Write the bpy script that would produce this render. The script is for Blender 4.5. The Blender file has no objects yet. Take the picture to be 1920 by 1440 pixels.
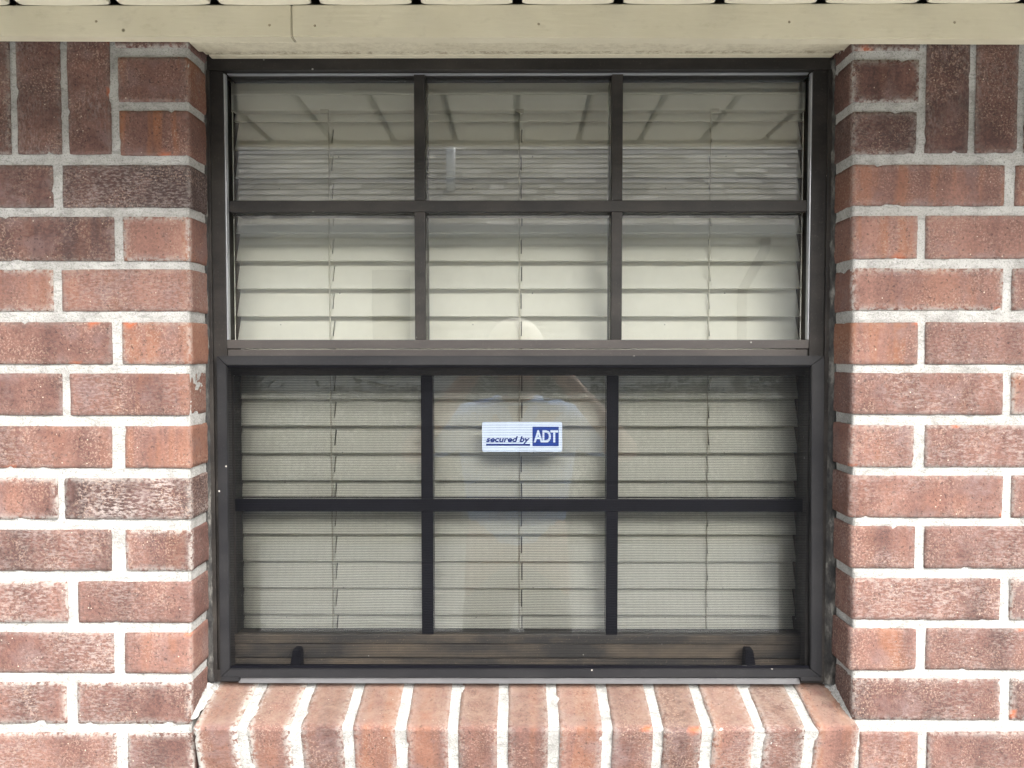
import bpy, bmesh, math, random
from mathutils import Vector, Matrix, Euler, noise

random.seed(7)
scene = bpy.context.scene
COL = scene.collection
R = math.radians

# ------------------------------------------------------------------ camera
F_PX = 1442.0
CAM = Vector((0.0, -1.0, 1.55))
PITCH = math.atan(55 / F_PX)
YAW = math.atan(7 / F_PX)
cam_data = bpy.data.cameras.new('camera')
cam_data.sensor_width = 36.0
cam_data.lens = 36.0 * F_PX / 1920.0
cam_data.clip_start = 0.02
cam_data.clip_end = 500
cam = bpy.data.objects.new('camera', cam_data)
cam.location = CAM
cam.rotation_euler = (math.pi / 2 - PITCH, 0, YAW)
COL.objects.link(cam)
scene.camera = cam
CR = cam.rotation_euler.to_matrix()

# ------------------------------------------------------------------ sky, sun, exposure
SUN_EL, SUN_AZ = R(40), R(26)          # azimuth measured to the right of straight out from the wall
world = bpy.data.worlds.new('World')
scene.world = world
world.use_nodes = True
wn = world.node_tree
wn.nodes.clear()
wo = wn.nodes.new('ShaderNodeOutputWorld')
bg = wn.nodes.new('ShaderNodeBackground')
sky = wn.nodes.new('ShaderNodeTexSky')
sky.sky_type = 'NISHITA'
sky.sun_disc = False
sky.sun_elevation = SUN_EL
sky.sun_rotation = math.pi - SUN_AZ
sky.air_density = 1.0
sky.dust_density = 4.0
hs = wn.nodes.new('ShaderNodeHueSaturation')
hs.inputs['Saturation'].default_value = 0.28
wn.links.new(sky.outputs[0], hs.inputs['Color'])
wn.links.new(hs.outputs[0], bg.inputs['Color'])
bg.inputs['Strength'].default_value = 0.15
wn.links.new(bg.outputs[0], wo.inputs[0])

sun_data = bpy.data.lights.new('sun', 'SUN')
sun_data.energy = 1.5
sun_data.angle = R(64)
sun_data.color = (1.0, 0.965, 0.91)
sun = bpy.data.objects.new('sun', sun_data)
to_sun = Vector((math.sin(SUN_AZ) * math.cos(SUN_EL), -math.cos(SUN_AZ) * math.cos(SUN_EL), math.sin(SUN_EL)))
sun.rotation_euler = to_sun.to_track_quat('Z', 'Y').to_euler()
sun.location = (2, -6, 8)
COL.objects.link(sun)

scene.view_settings.view_transform = 'Standard'
scene.view_settings.look = 'None'
scene.view_settings.exposure = 2.24
scene.view_settings.gamma = 1.0
scene.view_settings.use_curve_mapping = False
scene.cycles.max_bounces = 10
scene.cycles.transparent_max_bounces = 24
scene.cycles.use_denoising = True
scene.cycles.caustics_reflective = False
scene.cycles.caustics_refractive = False


def U(px, py, Y):
    """point where the sight line through a photo pixel meets the plane y = Y"""
    d = CR @ Vector(((px - 960) / F_PX, -(py - 720) / F_PX, -1.0))
    return CAM + d * ((Y - CAM.y) / d.y)


# ------------------------------------------------------------------ node helpers
def new_mat(name):
    m = bpy.data.materials.new(name)
    m.use_nodes = True
    nt = m.node_tree
    nt.nodes.clear()
    out = nt.nodes.new('ShaderNodeOutputMaterial')
    b = nt.nodes.new('ShaderNodeBsdfPrincipled')
    nt.links.new(b.outputs[0], out.inputs[0])
    return m, nt, b


class N:
    def __init__(self, nt):
        self.nt = nt

    def put(self, node, sock, v):
        if v is None:
            return
        if hasattr(v, 'is_output'):
            self.nt.links.new(v, node.inputs[sock])
        else:
            node.inputs[sock].default_value = v

    def coord(self, rnd=True, which='Object'):
        t = self.nt.nodes.new('ShaderNodeTexCoord').outputs[which]
        if not rnd:
            return t
        oi = self.nt.nodes.new('ShaderNodeObjectInfo').outputs['Random']
        m = self.math('MULTIPLY', oi, 57.0)
        v = self.nt.nodes.new('ShaderNodeVectorMath')
        v.operation = 'ADD'
        self.nt.links.new(t, v.inputs[0])
        c = self.nt.nodes.new('ShaderNodeCombineXYZ')
        for i in range(3):
            self.nt.links.new(m, c.inputs[i])
        self.nt.links.new(c.outputs[0], v.inputs[1])
        return v.outputs[0]

    def scale(self, v, s):
        n = self.nt.nodes.new('ShaderNodeVectorMath')
        n.operation = 'MULTIPLY'
        self.put(n, 0, v)
        n.inputs[1].default_value = s
        return n.outputs[0]

    def noise(self, v, scale, detail=2.0, rough=0.5, dist=0.0):
        n = self.nt.nodes.new('ShaderNodeTexNoise')
        self.put(n, 'Vector', v)
        n.inputs['Scale'].default_value = scale
        n.inputs['Detail'].default_value = detail
        n.inputs['Roughness'].default_value = rough
        n.inputs['Distortion'].default_value = dist
        return n.outputs['Fac']

    def voronoi(self, v, scale, feature='F1', out='Distance'):
        n = self.nt.nodes.new('ShaderNodeTexVoronoi')
        n.feature = feature
        self.put(n, 'Vector', v)
        n.inputs['Scale'].default_value = scale
        return n.outputs[out]

    def math(self, op, a, b=0.0, clamp=False):
        n = self.nt.nodes.new('ShaderNodeMath')
        n.operation = op
        n.use_clamp = clamp
        self.put(n, 0, a)
        self.put(n, 1, b)
        return n.outputs[0]

    def rng(self, v, a, b, c=0.0, d=1.0):
        n = self.nt.nodes.new('ShaderNodeMapRange')
        self.put(n, 'Value', v)
        n.inputs['From Min'].default_value = a
        n.inputs['From Max'].default_value = b
        n.inputs['To Min'].default_value = c
        n.inputs['To Max'].default_value = d
        return n.outputs[0]

    def ramp(self, v, stops):
        n = self.nt.nodes.new('ShaderNodeValToRGB')
        self.put(n, 0, v)
        e = n.color_ramp.elements
        while len(e) < len(stops):
            e.new(0.5)
        for i, (p, c) in enumerate(stops):
            e[i].position = p
            e[i].color = (*c, 1)
        return n.outputs[0]

    def mix(self, f, a, b):
        n = self.nt.nodes.new('ShaderNodeMix')
        n.data_type = 'RGBA'
        self.put(n, 0, f)
        for k, v in ((6, a), (7, b)):
            if isinstance(v, tuple):
                v = (*v, 1)
            self.put(n, k, v)
        return n.outputs[2]

    def bump(self, h, strength, dist, normal=None):
        n = self.nt.nodes.new('ShaderNodeBump')
        n.inputs['Strength'].default_value = strength
        n.inputs['Distance'].default_value = dist
        self.put(n, 'Height', h)
        if normal is not None:
            self.put(n, 'Normal', normal)
        return n.outputs[0]

    def attr(self, name, kind='OBJECT', out='Fac'):
        n = self.nt.nodes.new('ShaderNodeAttribute')
        n.attribute_type = kind
        n.attribute_name = name
        return n.outputs[out]


def simple(name, col, rough=0.5, var=0.12, scale=30, bump=0.0, bscale=300, bdist=0.001, metallic=0.0, spec=0.5, rnd=True):
    m, nt, b = new_mat(name)
    n = N(nt)
    c = n.coord(rnd)
    f = n.rng(n.noise(c, scale, 4, 0.6), 0.3, 0.7)
    lo = tuple(max(0, x * (1 - var)) for x in col)
    hi = tuple(min(1, x * (1 + var)) for x in col)
    nt.links.new(n.mix(f, lo, hi), b.inputs['Base Color'])
    b.inputs['Roughness'].default_value = rough
    b.inputs['Metallic'].default_value = metallic
    b.inputs['Specular IOR Level'].default_value = spec
    if bump:
        nt.links.new(n.bump(n.noise(c, bscale, 3), bump, bdist), b.inputs['Normal'])
    return m


# ------------------------------------------------------------------ materials
def make_brick():
    m, nt, b = new_mat('fired_brick')
    n = N(nt)
    c = n.coord()
    band = n.noise(n.scale(c, (1, 0.35, 0.12)), 17, 2, 0.6)
    blotch = n.noise(c, 34, 3, 0.6)
    fine = n.noise(c, 260, 3, 0.7)
    tone = n.attr('tone')
    t = n.math('ADD', tone, n.math('MULTIPLY', n.math('SUBTRACT', band, 0.5), 0.75))
    t = n.math('ADD', t, n.math('MULTIPLY', n.math('SUBTRACT', blotch, 0.5), 0.42))
    t = n.math('ADD', t, n.math('MULTIPLY', n.math('SUBTRACT', fine, 0.5), 0.75), True)
    base = n.ramp(t, [(0.0, (.034, .0175, .0160)), (.25, (.069, .0345, .0290)), (.5, (.124, .0620, .0500)),
                      (.75, (.186, .096, .074)), (1.0, (.255, .144, .110))])
    # orange flashed streaks
    wm = n.rng(n.noise(n.scale(c, (1, 0.03, 0.12)), 42, 2, 0.5), 0.50, 0.60)
    wm = n.math('MULTIPLY', wm, n.attr('warm'), True)
    base = n.mix(wm, base, (.215, .085, .038))
    # mauve-grey patches
    mv = n.rng(n.noise(c, 22, 3, 0.6), 0.56, 0.68, 0, 0.55)
    base = n.mix(mv, base, (.14, .090, .085))
    # pale sand specks in drifts, dark pits
    drift = n.rng(n.noise(n.scale(c, (1, 0.3, 0.7)), 26, 2, 0.5), 0.40, 0.62)
    sp = n.rng(n.noise(c, 400, 2, 0.65), 0.53, 0.62)
    sp = n.math('MULTIPLY', n.math('MULTIPLY', sp, drift), 0.6)
    base = n.mix(sp, base, (.27, .19, .148))
    pit = n.rng(n.noise(c, 300, 2, 0.5), 0.37, 0.30)
    base = n.mix(n.math('MULTIPLY', pit, 0.65), base, (.035, .02, .018))
    grit = n.rng(n.voronoi(c, 150), 0.16, 0.10)
    gm = n.rng(n.noise(c, 95, 1), 0.60, 0.66)
    base = n.mix(n.math('MULTIPLY', n.math('MULTIPLY', grit, gm), 0.8), base, (.45, .38, .30))
    # lime bloom, drawn out sideways
    bl = n.noise(n.scale(c, (0.55, 1, 1.5)), 260, 4, 0.7)
    bm = n.rng(n.noise(n.scale(c, (1, 1, 0.8)), 17, 2, 0.5), 0.36, 0.62)
    bl = n.math('MULTIPLY', n.rng(bl, 0.46, 0.60), bm)
    bl = n.math('MULTIPLY', bl, n.math('MULTIPLY', n.attr('bloom'), 0.75), True)
    base = n.mix(bl, base, (.33, .29, .27))
    chip = n.attr('chip', 'GEOMETRY')
    base = n.mix(chip, base, (.30, .080, .032))
    smear = n.attr('smear', 'GEOMETRY')
    sm = n.math('MULTIPLY', smear, n.rng(n.noise(c, 160, 4, 0.7), 0.42, 0.54), True)
    base = n.mix(sm, base, (.34, .33, .305))
    dust = n.math('MULTIPLY', n.attr('dust', 'GEOMETRY'), n.rng(n.noise(c, 55, 4, .7), .3, .65, .1, .65))
    base = n.mix(dust, base, (.215, .152, .118))
    nt.links.new(base, b.inputs['Base Color'])
    b.inputs['Roughness'].default_value = 0.82
    b.inputs['Specular IOR Level'].default_value = 0.35
    h = n.math('ADD', n.math('MULTIPLY', n.noise(c, 420, 4, 0.7), 0.8), n.math('MULTIPLY', pit, -0.6))
    h = n.math('ADD', h, n.math('MULTIPLY', n.noise(c, 90, 3), 1.0))
    h = n.math('ADD', h, n.math('MULTIPLY', grit, 0.2))
    nt.links.new(n.bump(h, 0.75, 0.0016), b.inputs['Normal'])
    return m


def make_mortar():
    m, nt, b = new_mat('lime_mortar')
    n = N(nt)
    c = n.coord(False)
    f = n.noise(c, 28, 4, 0.65)
    col = n.ramp(f, [(0.28, (.25, .247, .235)), (0.48, (.37, .365, .35)), (0.72, (.46, .455, .44))])
    g = n.noise(c, 520, 3, 0.75)
    col = n.mix(n.rng(g, 0.47, 0.33, 0, 0.7), col, (.10, .097, .088))
    col = n.mix(n.rng(g, 0.56, 0.66, 0, 0.5), col, (.43, .42, .395))
    cr = n.rng(n.noise(n.scale(c, (0.35, 1, 1)), 130, 3, 0.6, 1.2), 0.44, 0.38, 0, 0.35)
    col = n.mix(cr, col, (.13, .127, .115))
    big = n.rng(n.noise(c, 5, 5, 0.7), 0.42, 0.66, 0, 0.32)
    col = n.mix(big, col, (.175, .168, .148))
    nt.links.new(col, b.inputs['Base Color'])
    b.inputs['Roughness'].default_value = 0.93
    b.inputs['Specular IOR Level'].default_value = 0.2
    h = n.math('ADD', n.math('MULTIPLY', g, 0.7), n.noise(n.scale(c, (0.5, 1, 1)), 150, 4, 0.7))
    nt.links.new(n.bump(h, 0.9, 0.0022), b.inputs['Normal'])
    return m


def make_bronze(name, col, rough, dust, dustcol):
    m, nt, b = new_mat(name)
    n = N(nt)
    c = n.coord()
    f = n.noise(n.scale(c, (0.25, 1, 0.6)), 26, 4, 0.65)
    f2 = n.noise(c, 380, 2, 0.6)
    base = n.mix(n.rng(f, 0.42, 0.72, 0, dust), col, dustcol)
    base = n.mix(n.rng(f2, 0.62, 0.72, 0, 0.35 * dust + 0.05), base, tuple(min(1, x * 1.8) for x in dustcol))
    b.inputs['Specular IOR Level'].default_value = 0.2
    sc = n.rng(n.voronoi(c, 30), 0.05, 0.03)
    base = n.mix(n.math('MULTIPLY', sc, 0.8), base, (.42, .40, .37))
    nt.links.new(base, b.inputs['Base Color'])
    nt.links.new(n.rng(f, 0.3, 0.7, rough - 0.07, rough + 0.15), b.inputs['Roughness'])
    nt.links.new(n.bump(n.noise(c, 300, 2), 0.12, 0.0006), b.inputs['Normal'])
    return m


def make_trim():
    m, nt, b = new_mat('beige_paint')
    n = N(nt)
    c = n.coord()
    f = n.noise(c, 9, 4, 0.6)
    base = n.mix(n.rng(f, 0.3, 0.7), (.47, .432, .325), (.54, .50, .385))
    st = n.rng(n.noise(n.scale(c, (0.6, 1, 1)), 60, 5, 0.7), 0.56, 0.74, 0, 0.4)
    base = n.mix(st, base, (.33, .29, .21))
    spk = n.rng(n.voronoi(c, 11), 0.035, 0.022)
    base = n.mix(spk, base, (.12, .10, .06))
    mil = n.math('MULTIPLY', n.attr('mildew'), n.rng(n.noise(n.scale(c, (1, 1, 1)), 120, 5, 0.75), 0.44, 0.62))
    base = n.mix(mil, base, (.17, .135, .085))
    nt.links.new(base, b.inputs['Base Color'])
    b.inputs['Roughness'].default_value = 0.6
    nt.links.new(n.bump(n.math('ADD', n.noise(n.scale(c, (0.15, 1, 1)), 220, 3), n.noise(c, 35, 2)), 0.25, 0.0012), b.inputs['Normal'])
    return m


def make_glass():
    m = bpy.data.materials.new('window_glass')
    m.use_nodes = True
    nt = m.node_tree
    nt.nodes.clear()
    n = N(nt)
    out = nt.nodes.new('ShaderNodeOutputMaterial')
    mx = nt.nodes.new('ShaderNodeMixShader')
    tr = nt.nodes.new('ShaderNodeBsdfTransparent')
    tr.inputs[0].default_value = (.984, .992, .980, 1)
    gl = nt.nodes.new('ShaderNodeBsdfGlossy')
    gl.inputs['Roughness'].default_value = 0.0
    gl.inputs['Color'].default_value = (1, 1, 1, 1)
    c = n.coord(False, 'Object')
    nt.links.new(n.bump(n.noise(n.scale(c, (1, 1, 1.4)), 4.5, 1, 0.4), 0.12, 0.0006), gl.inputs['Normal'])
    fr = nt.nodes.new('ShaderNodeFresnel')
    fr.inputs['IOR'].default_value = 1.70
    nt.links.new(fr.outputs[0], mx.inputs[0])
    nt.links.new(tr.outputs[0], mx.inputs[1])
    nt.links.new(gl.outputs[0], mx.inputs[2])
    # a thin uneven film of dust
    df = nt.nodes.new('ShaderNodeBsdfDiffuse')
    df.inputs[0].default_value = (.55, .53, .48, 1)
    mx2 = nt.nodes.new('ShaderNodeMixShader')
    d = n.rng(n.noise(c, 12, 5, 0.7), 0.35, 0.75, 0.005, 0.035)
    sp = n.rng(n.voronoi(c, 24), 0.03, 0.015, 0, 0.5)
    nt.links.new(n.math('ADD', d, sp, True), mx2.inputs[0])
    nt.links.new(mx.outputs[0], mx2.inputs[1])
    nt.links.new(df.outputs[0], mx2.inputs[2])
    nt.links.new(mx2.outputs[0], out.inputs[0])
    return m


def make_slat():
    m, nt, b = new_mat('cream_slat')
    n = N(nt)
    c = n.coord()
    f = n.noise(n.scale(c, (0.5, 1, 6)), 12, 4, 0.6)
    nt.links.new(n.mix(n.rng(f, 0.3, 0.7), (.855, .83, .725), (.885, .865, .775)), b.inputs['Base Color'])
    b.inputs['Roughness'].default_value = 0.42
    nt.links.new(n.bump(n.noise(n.scale(c, (0.06, 1, 1)), 420, 3), 0.16, 0.0008), b.inputs['Normal'])
    return m


BRICK = make_brick()
MORTAR = make_mortar()
BRONZE = make_bronze('bronze_aluminium', (.0165, .0150, .0142), 0.46, 0.6, (.056, .049, .043))
TAUPE = make_bronze('weathered_bronze', (.046, .041, .039), 0.5, 0.5, (.085, .075, .067))
SCREENFR = make_bronze('screen_frame_enamel', (.013, .013, .0145), 0.42, 0.2, (.045, .043, .042))
DIRTY = make_bronze('dusty_bronze', (.036, .034, .032), 0.5, 0.9, (.125, .098, .070))
BLACKP = simple('black_plastic', (.0035, .0035, .006), 0.5, 0.2, spec=0.12)
MESHM = simple('screen_wire', (.007, .0075, .009), 0.6, 0.1, spec=0.1)
BEAD = simple('bright_bead', (.36, .37, .39), 0.28, 0.1, metallic=0.6)
SILLM = simple('mill_aluminium', (.12, .12, .125), 0.45, 0.12, metallic=0.2)
TRIM = make_trim()
GLASS = make_glass()
SLAT = make_slat()
CORD = simple('cord', (.62, .58, .48), 0.8, 0.1)
LINER = simple('brown_liner', (.060, .036, .024), 0.6, 0.25)
DARKGAP = simple('dark_backing', (.012, .010, .008), 0.9, 0.2)
ROOM = simple('room_paint', (.22, .21, .19), 0.9, 0.1)


def make_caulk():
    m, nt, b = new_mat('old_sealant')
    n = N(nt)
    c = n.coord(False)
    f = n.noise(n.scale(c, (1, 1, 0.35)), 70, 4, 0.7)
    nt.links.new(n.ramp(f, [(0.42, (.007, .007, .007)), (0.54, (.035, .033, .03)), (0.66, (.13, .125, .112))]), b.inputs['Base Color'])
    b.inputs['Roughness'].default_value = 0.75
    nt.links.new(n.bump(n.noise(c, 240, 4, 0.7), 0.8, 0.002), b.inputs['Normal'])
    return m


CAULK = make_caulk()


# ------------------------------------------------------------------ mesh helpers
def link(name, me, mat, parent=None, loc=None):
    o = bpy.data.objects.new(name, me)
    COL.objects.link(o)
    if mat is not None and not me.materials:
        me.materials.append(mat)
    if parent is not None:
        o.parent = parent
    if loc is not None:
        o.location = loc
    return o


def tag(o, label=None, cat=None, group=None, kind=None):
    for k, v in (('label', label), ('category', cat), ('group', group), ('kind', kind)):
        if v:
            o[k] = v
    return o


def empty(name, loc=(0, 0, 0)):
    o = bpy.data.objects.new(name, None)
    o.empty_display_size = 0.05
    o.location = loc
    COL.objects.link(o)
    return o


def finish(bm, name, smooth=False):
    me = bpy.data.meshes.new(name)
    bmesh.ops.recalc_face_normals(bm, faces=bm.faces[:])
    bm.to_mesh(me)
    bm.free()
    if smooth:
        me.polygons.foreach_set('use_smooth', [True] * len(me.polygons))
    return me


def add_box(bm, x0, x1, y0, y1, z0, z1, bev=0.0):
    g = bmesh.ops.create_cube(bm, size=1)
    vs = g['verts']
    for v in vs:
        v.co = Vector(((x0 + x1) / 2 + v.co.x * (x1 - x0), (y0 + y1) / 2 + v.co.y * (y1 - y0), (z0 + z1) / 2 + v.co.z * (z1 - z0)))
    if bev:
        es = list({e for v in vs for e in v.link_edges})
        bmesh.ops.bevel(bm, geom=es, offset=bev, segments=2, affect='EDGES', profile=0.6)


def box(name, x0, x1, y0, y1, z0, z1, mat, parent=None, bev=0.0006):
    """a bevelled bar with its origin at its centre"""
    c = Vector(((x0 + x1) / 2, (y0 + y1) / 2, (z0 + z1) / 2))
    bm = bmesh.new()
    add_box(bm, x0 - c.x, x1 - c.x, y0 - c.y, y1 - c.y, z0 - c.z, z1 - c.z, bev)
    return link(name, finish(bm, name), mat, parent, c)


def pbox(name, px0, px1, py0, py1, Y0, Y1, mat, parent=None, bev=0.0006, ref=None):
    """bar whose front face (at y = Y0) covers a pixel rectangle of the photo"""
    a = U(px0, (py0 + py1) / 2 if ref is None else ref, Y0)
    b = U(px1, (py0 + py1) / 2 if ref is None else ref, Y0)
    t = U((px0 + px1) / 2, py0, Y0)
    l = U((px0 + px1) / 2, py1, Y0)
    return box(name, a.x, b.x, Y0, Y1, l.z, t.z, mat, parent, bev)


def prism(name, poly, Y0, Y1, mat, parent=None, bev=0.0):
    """polygon of (x, z) extruded from y = Y0 to Y1"""
    cx = sum(p[0] for p in poly) / len(poly)
    cz = sum(p[1] for p in poly) / len(poly)
    cy = (Y0 + Y1) / 2
    bm = bmesh.new()
    f = [bm.verts.new((p[0] - cx, Y0 - cy, p[1] - cz)) for p in poly]
    k = [bm.verts.new((p[0] - cx, Y1 - cy, p[1] - cz)) for p in poly]
    bm.faces.new(f)
    bm.faces.new(k[::-1])
    for i in range(len(poly)):
        j = (i + 1) % len(poly)
        bm.faces.new((f[j], f[i], k[i], k[j]))
    if bev:
        bmesh.ops.bevel(bm, geom=bm.edges[:], offset=bev, segments=2, affect='EDGES')
    return link(name, finish(bm, name), mat, parent, (cx, cy, cz))


def tube_mesh(name, pts, r, seg=8):
    bm = bmesh.new()
    rings = []
    for i, p in enumerate(pts):
        p = Vector(p)
        a = Vector(pts[max(0, i - 1)])
        b = Vector(pts[min(len(pts) - 1, i + 1)])
        d = (b - a).normalized()
        s = d.cross(Vector((0, 1, 0)))
        if s.length < 1e-3:
            s = d.cross(Vector((1, 0, 0)))
        s.normalize()
        t = d.cross(s)
        rings.append([bm.verts.new(p + s * (r * math.cos(2 * math.pi * k / seg)) + t * (r * math.sin(2 * math.pi * k / seg))) for k in range(seg)])
    for a, b in zip(rings, rings[1:]):
        for k in range(seg):
            bm.faces.new((a[k], a[(k + 1) % seg], b[(k + 1) % seg], b[k]))
    bm.faces.new(rings[0][::-1])
    bm.faces.new(rings[-1])
    return finish(bm, name, True)


def brick_mesh(w, d, h, seed, step=0.006, chips=1, smear=0.0, sill=False):
    """rounded, slightly warped brick; length along x, depth along y, height along z"""
    rs = random.Random(seed)
    hx, hy, hz = w / 2, d / 2, h / 2
    r = 0.0018
    nx = max(3, round(w / step)); nz = max(3, round(h / step)); ny = max(3, round(d / (step * 1.8)))
    off = Vector((rs.uniform(0, 90), rs.uniform(0, 90), rs.uniform(0, 90)))
    spots = []
    for _ in range(chips):
        if rs.random() < 0.16:
            sx = rs.choice((-1, 1)) * rs.uniform(0.15, 1.0) * hx
            sz = rs.choice((-1, 1)) * hz
            if rs.random() < 0.3:
                sx = math.copysign(hx, sx)
                sz = rs.uniform(-1, 1) * hz
            spots.append((Vector((sx, -hy, sz)), rs.uniform(0.0035, 0.007)))
    bm = bmesh.new()
    lc = bm.verts.layers.float.new('chip')
    ls = bm.verts.layers.float.new('smear')
    ld = bm.verts.layers.float.new('dust')
    cache = {}

    def vert(i, j, k):
        key = (i, j, k)
        if key in cache:
            return cache[key]
        p = Vector((-hx + w * i / nx, -hy + d * j / ny, -hz + h * k / nz))
        q = Vector((max(-hx + r, min(hx - r, p.x)), max(-hy + r, min(hy - r, p.y)), max(-hz + r, min(hz - r, p.z))))
        dv = p - q
        nrm = dv.normalized() if dv.length > 1e-9 else Vector((0, 0, 0))
        s = q + nrm * min(r, dv.length) if dv.length > 1e-9 else p
        # wandering edges and a faintly uneven face
        wob = noise.noise_vector((p + off) * 30) * 0.0006 + noise.noise_vector((p + off) * 170) * 0.0004
        s = s + wob
        edge = sum(1 for a, b in ((abs(p.x), hx), (abs(p.y), hy), (abs(p.z), hz)) if b - a < 0.0045)
        if edge >= 2:
            e = noise.noise((p + off) * 75)
            if e > 0.40:
                s -= Vector((math.copysign(1, p.x) * (hx - abs(p.x) < .0045), math.copysign(1, p.y) * (hy - abs(p.y) < .0045), math.copysign(1, p.z) * (hz - abs(p.z) < .0045))) * (e - 0.40) * 0.007
        chip = 0.0
        for c0, cr in spots:
            dd = (p - c0)
            dd.x *= 0.62
            u = dd.length / cr + noise.noise((p + off) * 300) * 0.3
            if u < 1:
                s.y += 0.0022 * (1 - u)
                chip = max(chip, min(1.0, (1 - u) * 3))
        v = bm.verts.new(s)
        v[lc] = chip
        sm = 0.0
        if smear and (sill or p.y < -hy + .004):
            ed = hx - abs(p.x) if sill else min(hx - abs(p.x), hz - abs(p.z))
            sm = max(0.0, 1 - ed / (0.012 if sill else 0.0075)) * smear
        v[ls] = sm
        v[ld] = 1.0 if (sill and p.z > hz - .001 and p.y > -hy + .006) else 0.0
        cache[key] = v
        return v

    def face(a, b, c, e):
        bm.faces.new((a, b, c, e))
    for i in range(nx):
        for k in range(nz):
            face(vert(i, 0, k), vert(i + 1, 0, k), vert(i + 1, 0, k + 1), vert(i, 0, k + 1))
            face(vert(i, ny, k), vert(i, ny, k + 1), vert(i + 1, ny, k + 1), vert(i + 1, ny, k))
    for j in range(ny):
        for k in range(nz):
            face(vert(0, j, k), vert(0, j, k + 1), vert(0, j + 1, k + 1), vert(0, j + 1, k))
            face(vert(nx, j, k), vert(nx, j + 1, k), vert(nx, j + 1, k + 1), vert(nx, j, k + 1))
    for i in range(nx):
        for j in range(ny):
            face(vert(i, j, 0), vert(i, j + 1, 0), vert(i + 1, j + 1, 0), vert(i + 1, j, 0))
            face(vert(i, j, nz), vert(i + 1, j, nz), vert(i + 1, j + 1, nz), vert(i, j + 1, nz))
    return finish(bm, 'brick', True)


# ================================================================== GROUND
def ground_material():
    m, nt, b = new_mat('lawn')
    n = N(nt)
    c = n.coord(False)
    f = n.noise(c, 1.2, 5, 0.7)
    g = n.noise(c, 60, 4, 0.7)
    col = n.mix(n.rng(f, 0.35, 0.65), (.075, .095, .038), (.16, .145, .075))
    col = n.mix(n.rng(g, 0.4, 0.62, 0, 0.6), col, (.05, .07, .025))
    nt.links.new(col, b.inputs['Base Color'])
    b.inputs['Roughness'].default_value = 0.95
    nt.links.new(n.bump(g, 0.8, 0.03), b.inputs['Normal'])
    return m


bm = bmesh.new()
bmesh.ops.create_grid(bm, x_segments=24, y_segments=24, size=120)
g = link('ground', finish(bm, 'ground'), ground_material())
tag(g, kind='structure')
CONC = simple('bounce_concrete', (.54, .54, .52), 0.9, 0.15, 6, 0.5, 220, 0.003)
p = box('bounce_slab', -8, 8, -4.9, -0.02, -0.06, 0.03, CONC, None, 0.008)  # made-up pale slab, widened to bounce light up onto wall and frieze
tag(p, kind='structure')

# ================================================================== BRICK WALL
wall = empty('brick_wall', (0, 0, 0))
tag(wall, 'red brown brick house wall with pale mortar around the dark framed window', 'wall', kind='thing')
JT = 0.0125
XEND = 1.30
SEED = [100]
base_meshes = [brick_mesh(0.194, 0.095, 0.0545, 900 + i, 0.011) for i in range(4)]
base_sold = [brick_mesh(0.194, 0.095, 0.0550, 920 + i, 0.011) for i in range(2)]


def put_brick(x0, x1, z0, z1, tone, warm, bloom, y=0.0, depth=0.102, fine=True, soldier=False):
    SEED[0] += 1
    rs = random.Random(SEED[0])
    if fine:
        x0, x1, z0, z1 = x0 - .0010, x1 + .0010, z0 - .0010, z1 + .0010
    w, h = x1 - x0, z1 - z0
    if fine:
        me = brick_mesh(h if soldier else w, depth, w if soldier else h, SEED[0], 0.0055, 2, smear=rs.choice((0.1, 0.2, 0.4, 0.7)))
        sc = (1, 1, 1)
    else:
        me = rs.choice(base_sold if soldier else base_meshes)
        sc = ((h if soldier else w) / 0.194, 1, (w if soldier else h) / 0.0545)
    o = link('brick', me, BRICK, wall, ((x0 + x1) / 2, y + rs.uniform(-0.0008, 0.0008) + depth / 2, (z0 + z1) / 2))
    if not fine:
        o.location.y = y + 0.0475
    o.scale = sc
    o.rotation_euler = (rs.uniform(-.004, .004), (math.pi / 2 if soldier else 0) + rs.uniform(-.004, .004), rs.uniform(-.003, .003))
    o['tone'] = float(tone); o['warm'] = float(warm); o['bloom'] = float(bloom)
    return o


def rtone(rs):
    return rs.uniform(0.22, 0.62), (rs.uniform(0.1, 0.6) if rs.random() < 0.3 else 0.0), (rs.uniform(0.2, 0.6) if rs.random() < 0.5 else 0.05)


# each course: top, bottom, outer brick's inner end, corner brick start, corner brick end, looks
L = [
    (310, 388, 97, 117, 354, (.34, 0, .2), (.10, 0, .45)),
    (407, 488, 212, 232, 354, (.26, .1, .1), (.66, .55, 0)),
    (506, 583, 98, 116, 355, (.62, .2, .1), (.60, .15, .3)),
    (605, 682, 208, 230, 356, (.47, 0, .2), (.66, .35, .1)),
    (701, 778, 115, 132, 353, (.42, 0, .1), (.52, .2, .35)),
    (800, 877, 208, 235, 356, (.42, .1, .35), (.60, .3, .1)),
    (898, 973, 107, 122, 357, (.48, .1, .2), (.20, 0, 1.0)),
    (995, 1070, 207, 236, 358, (.26, 0, .6), (.42, .15, .2)),
    (1092, 1167, 125, 147, 358, (.48, 0, .6), (.46, 0, .35)),
    (1188, 1262, 212, 235, 358, (.40, 0, .65), (.54, .25, .15)),
    (1281, 1357, 123, 145, 357, (.40, 0, .4), (.40, 0, .4)),
    (1376, 1450, 217, 240, 361, (.50, .1, .45), (.38, 0, .25)),
]
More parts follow.
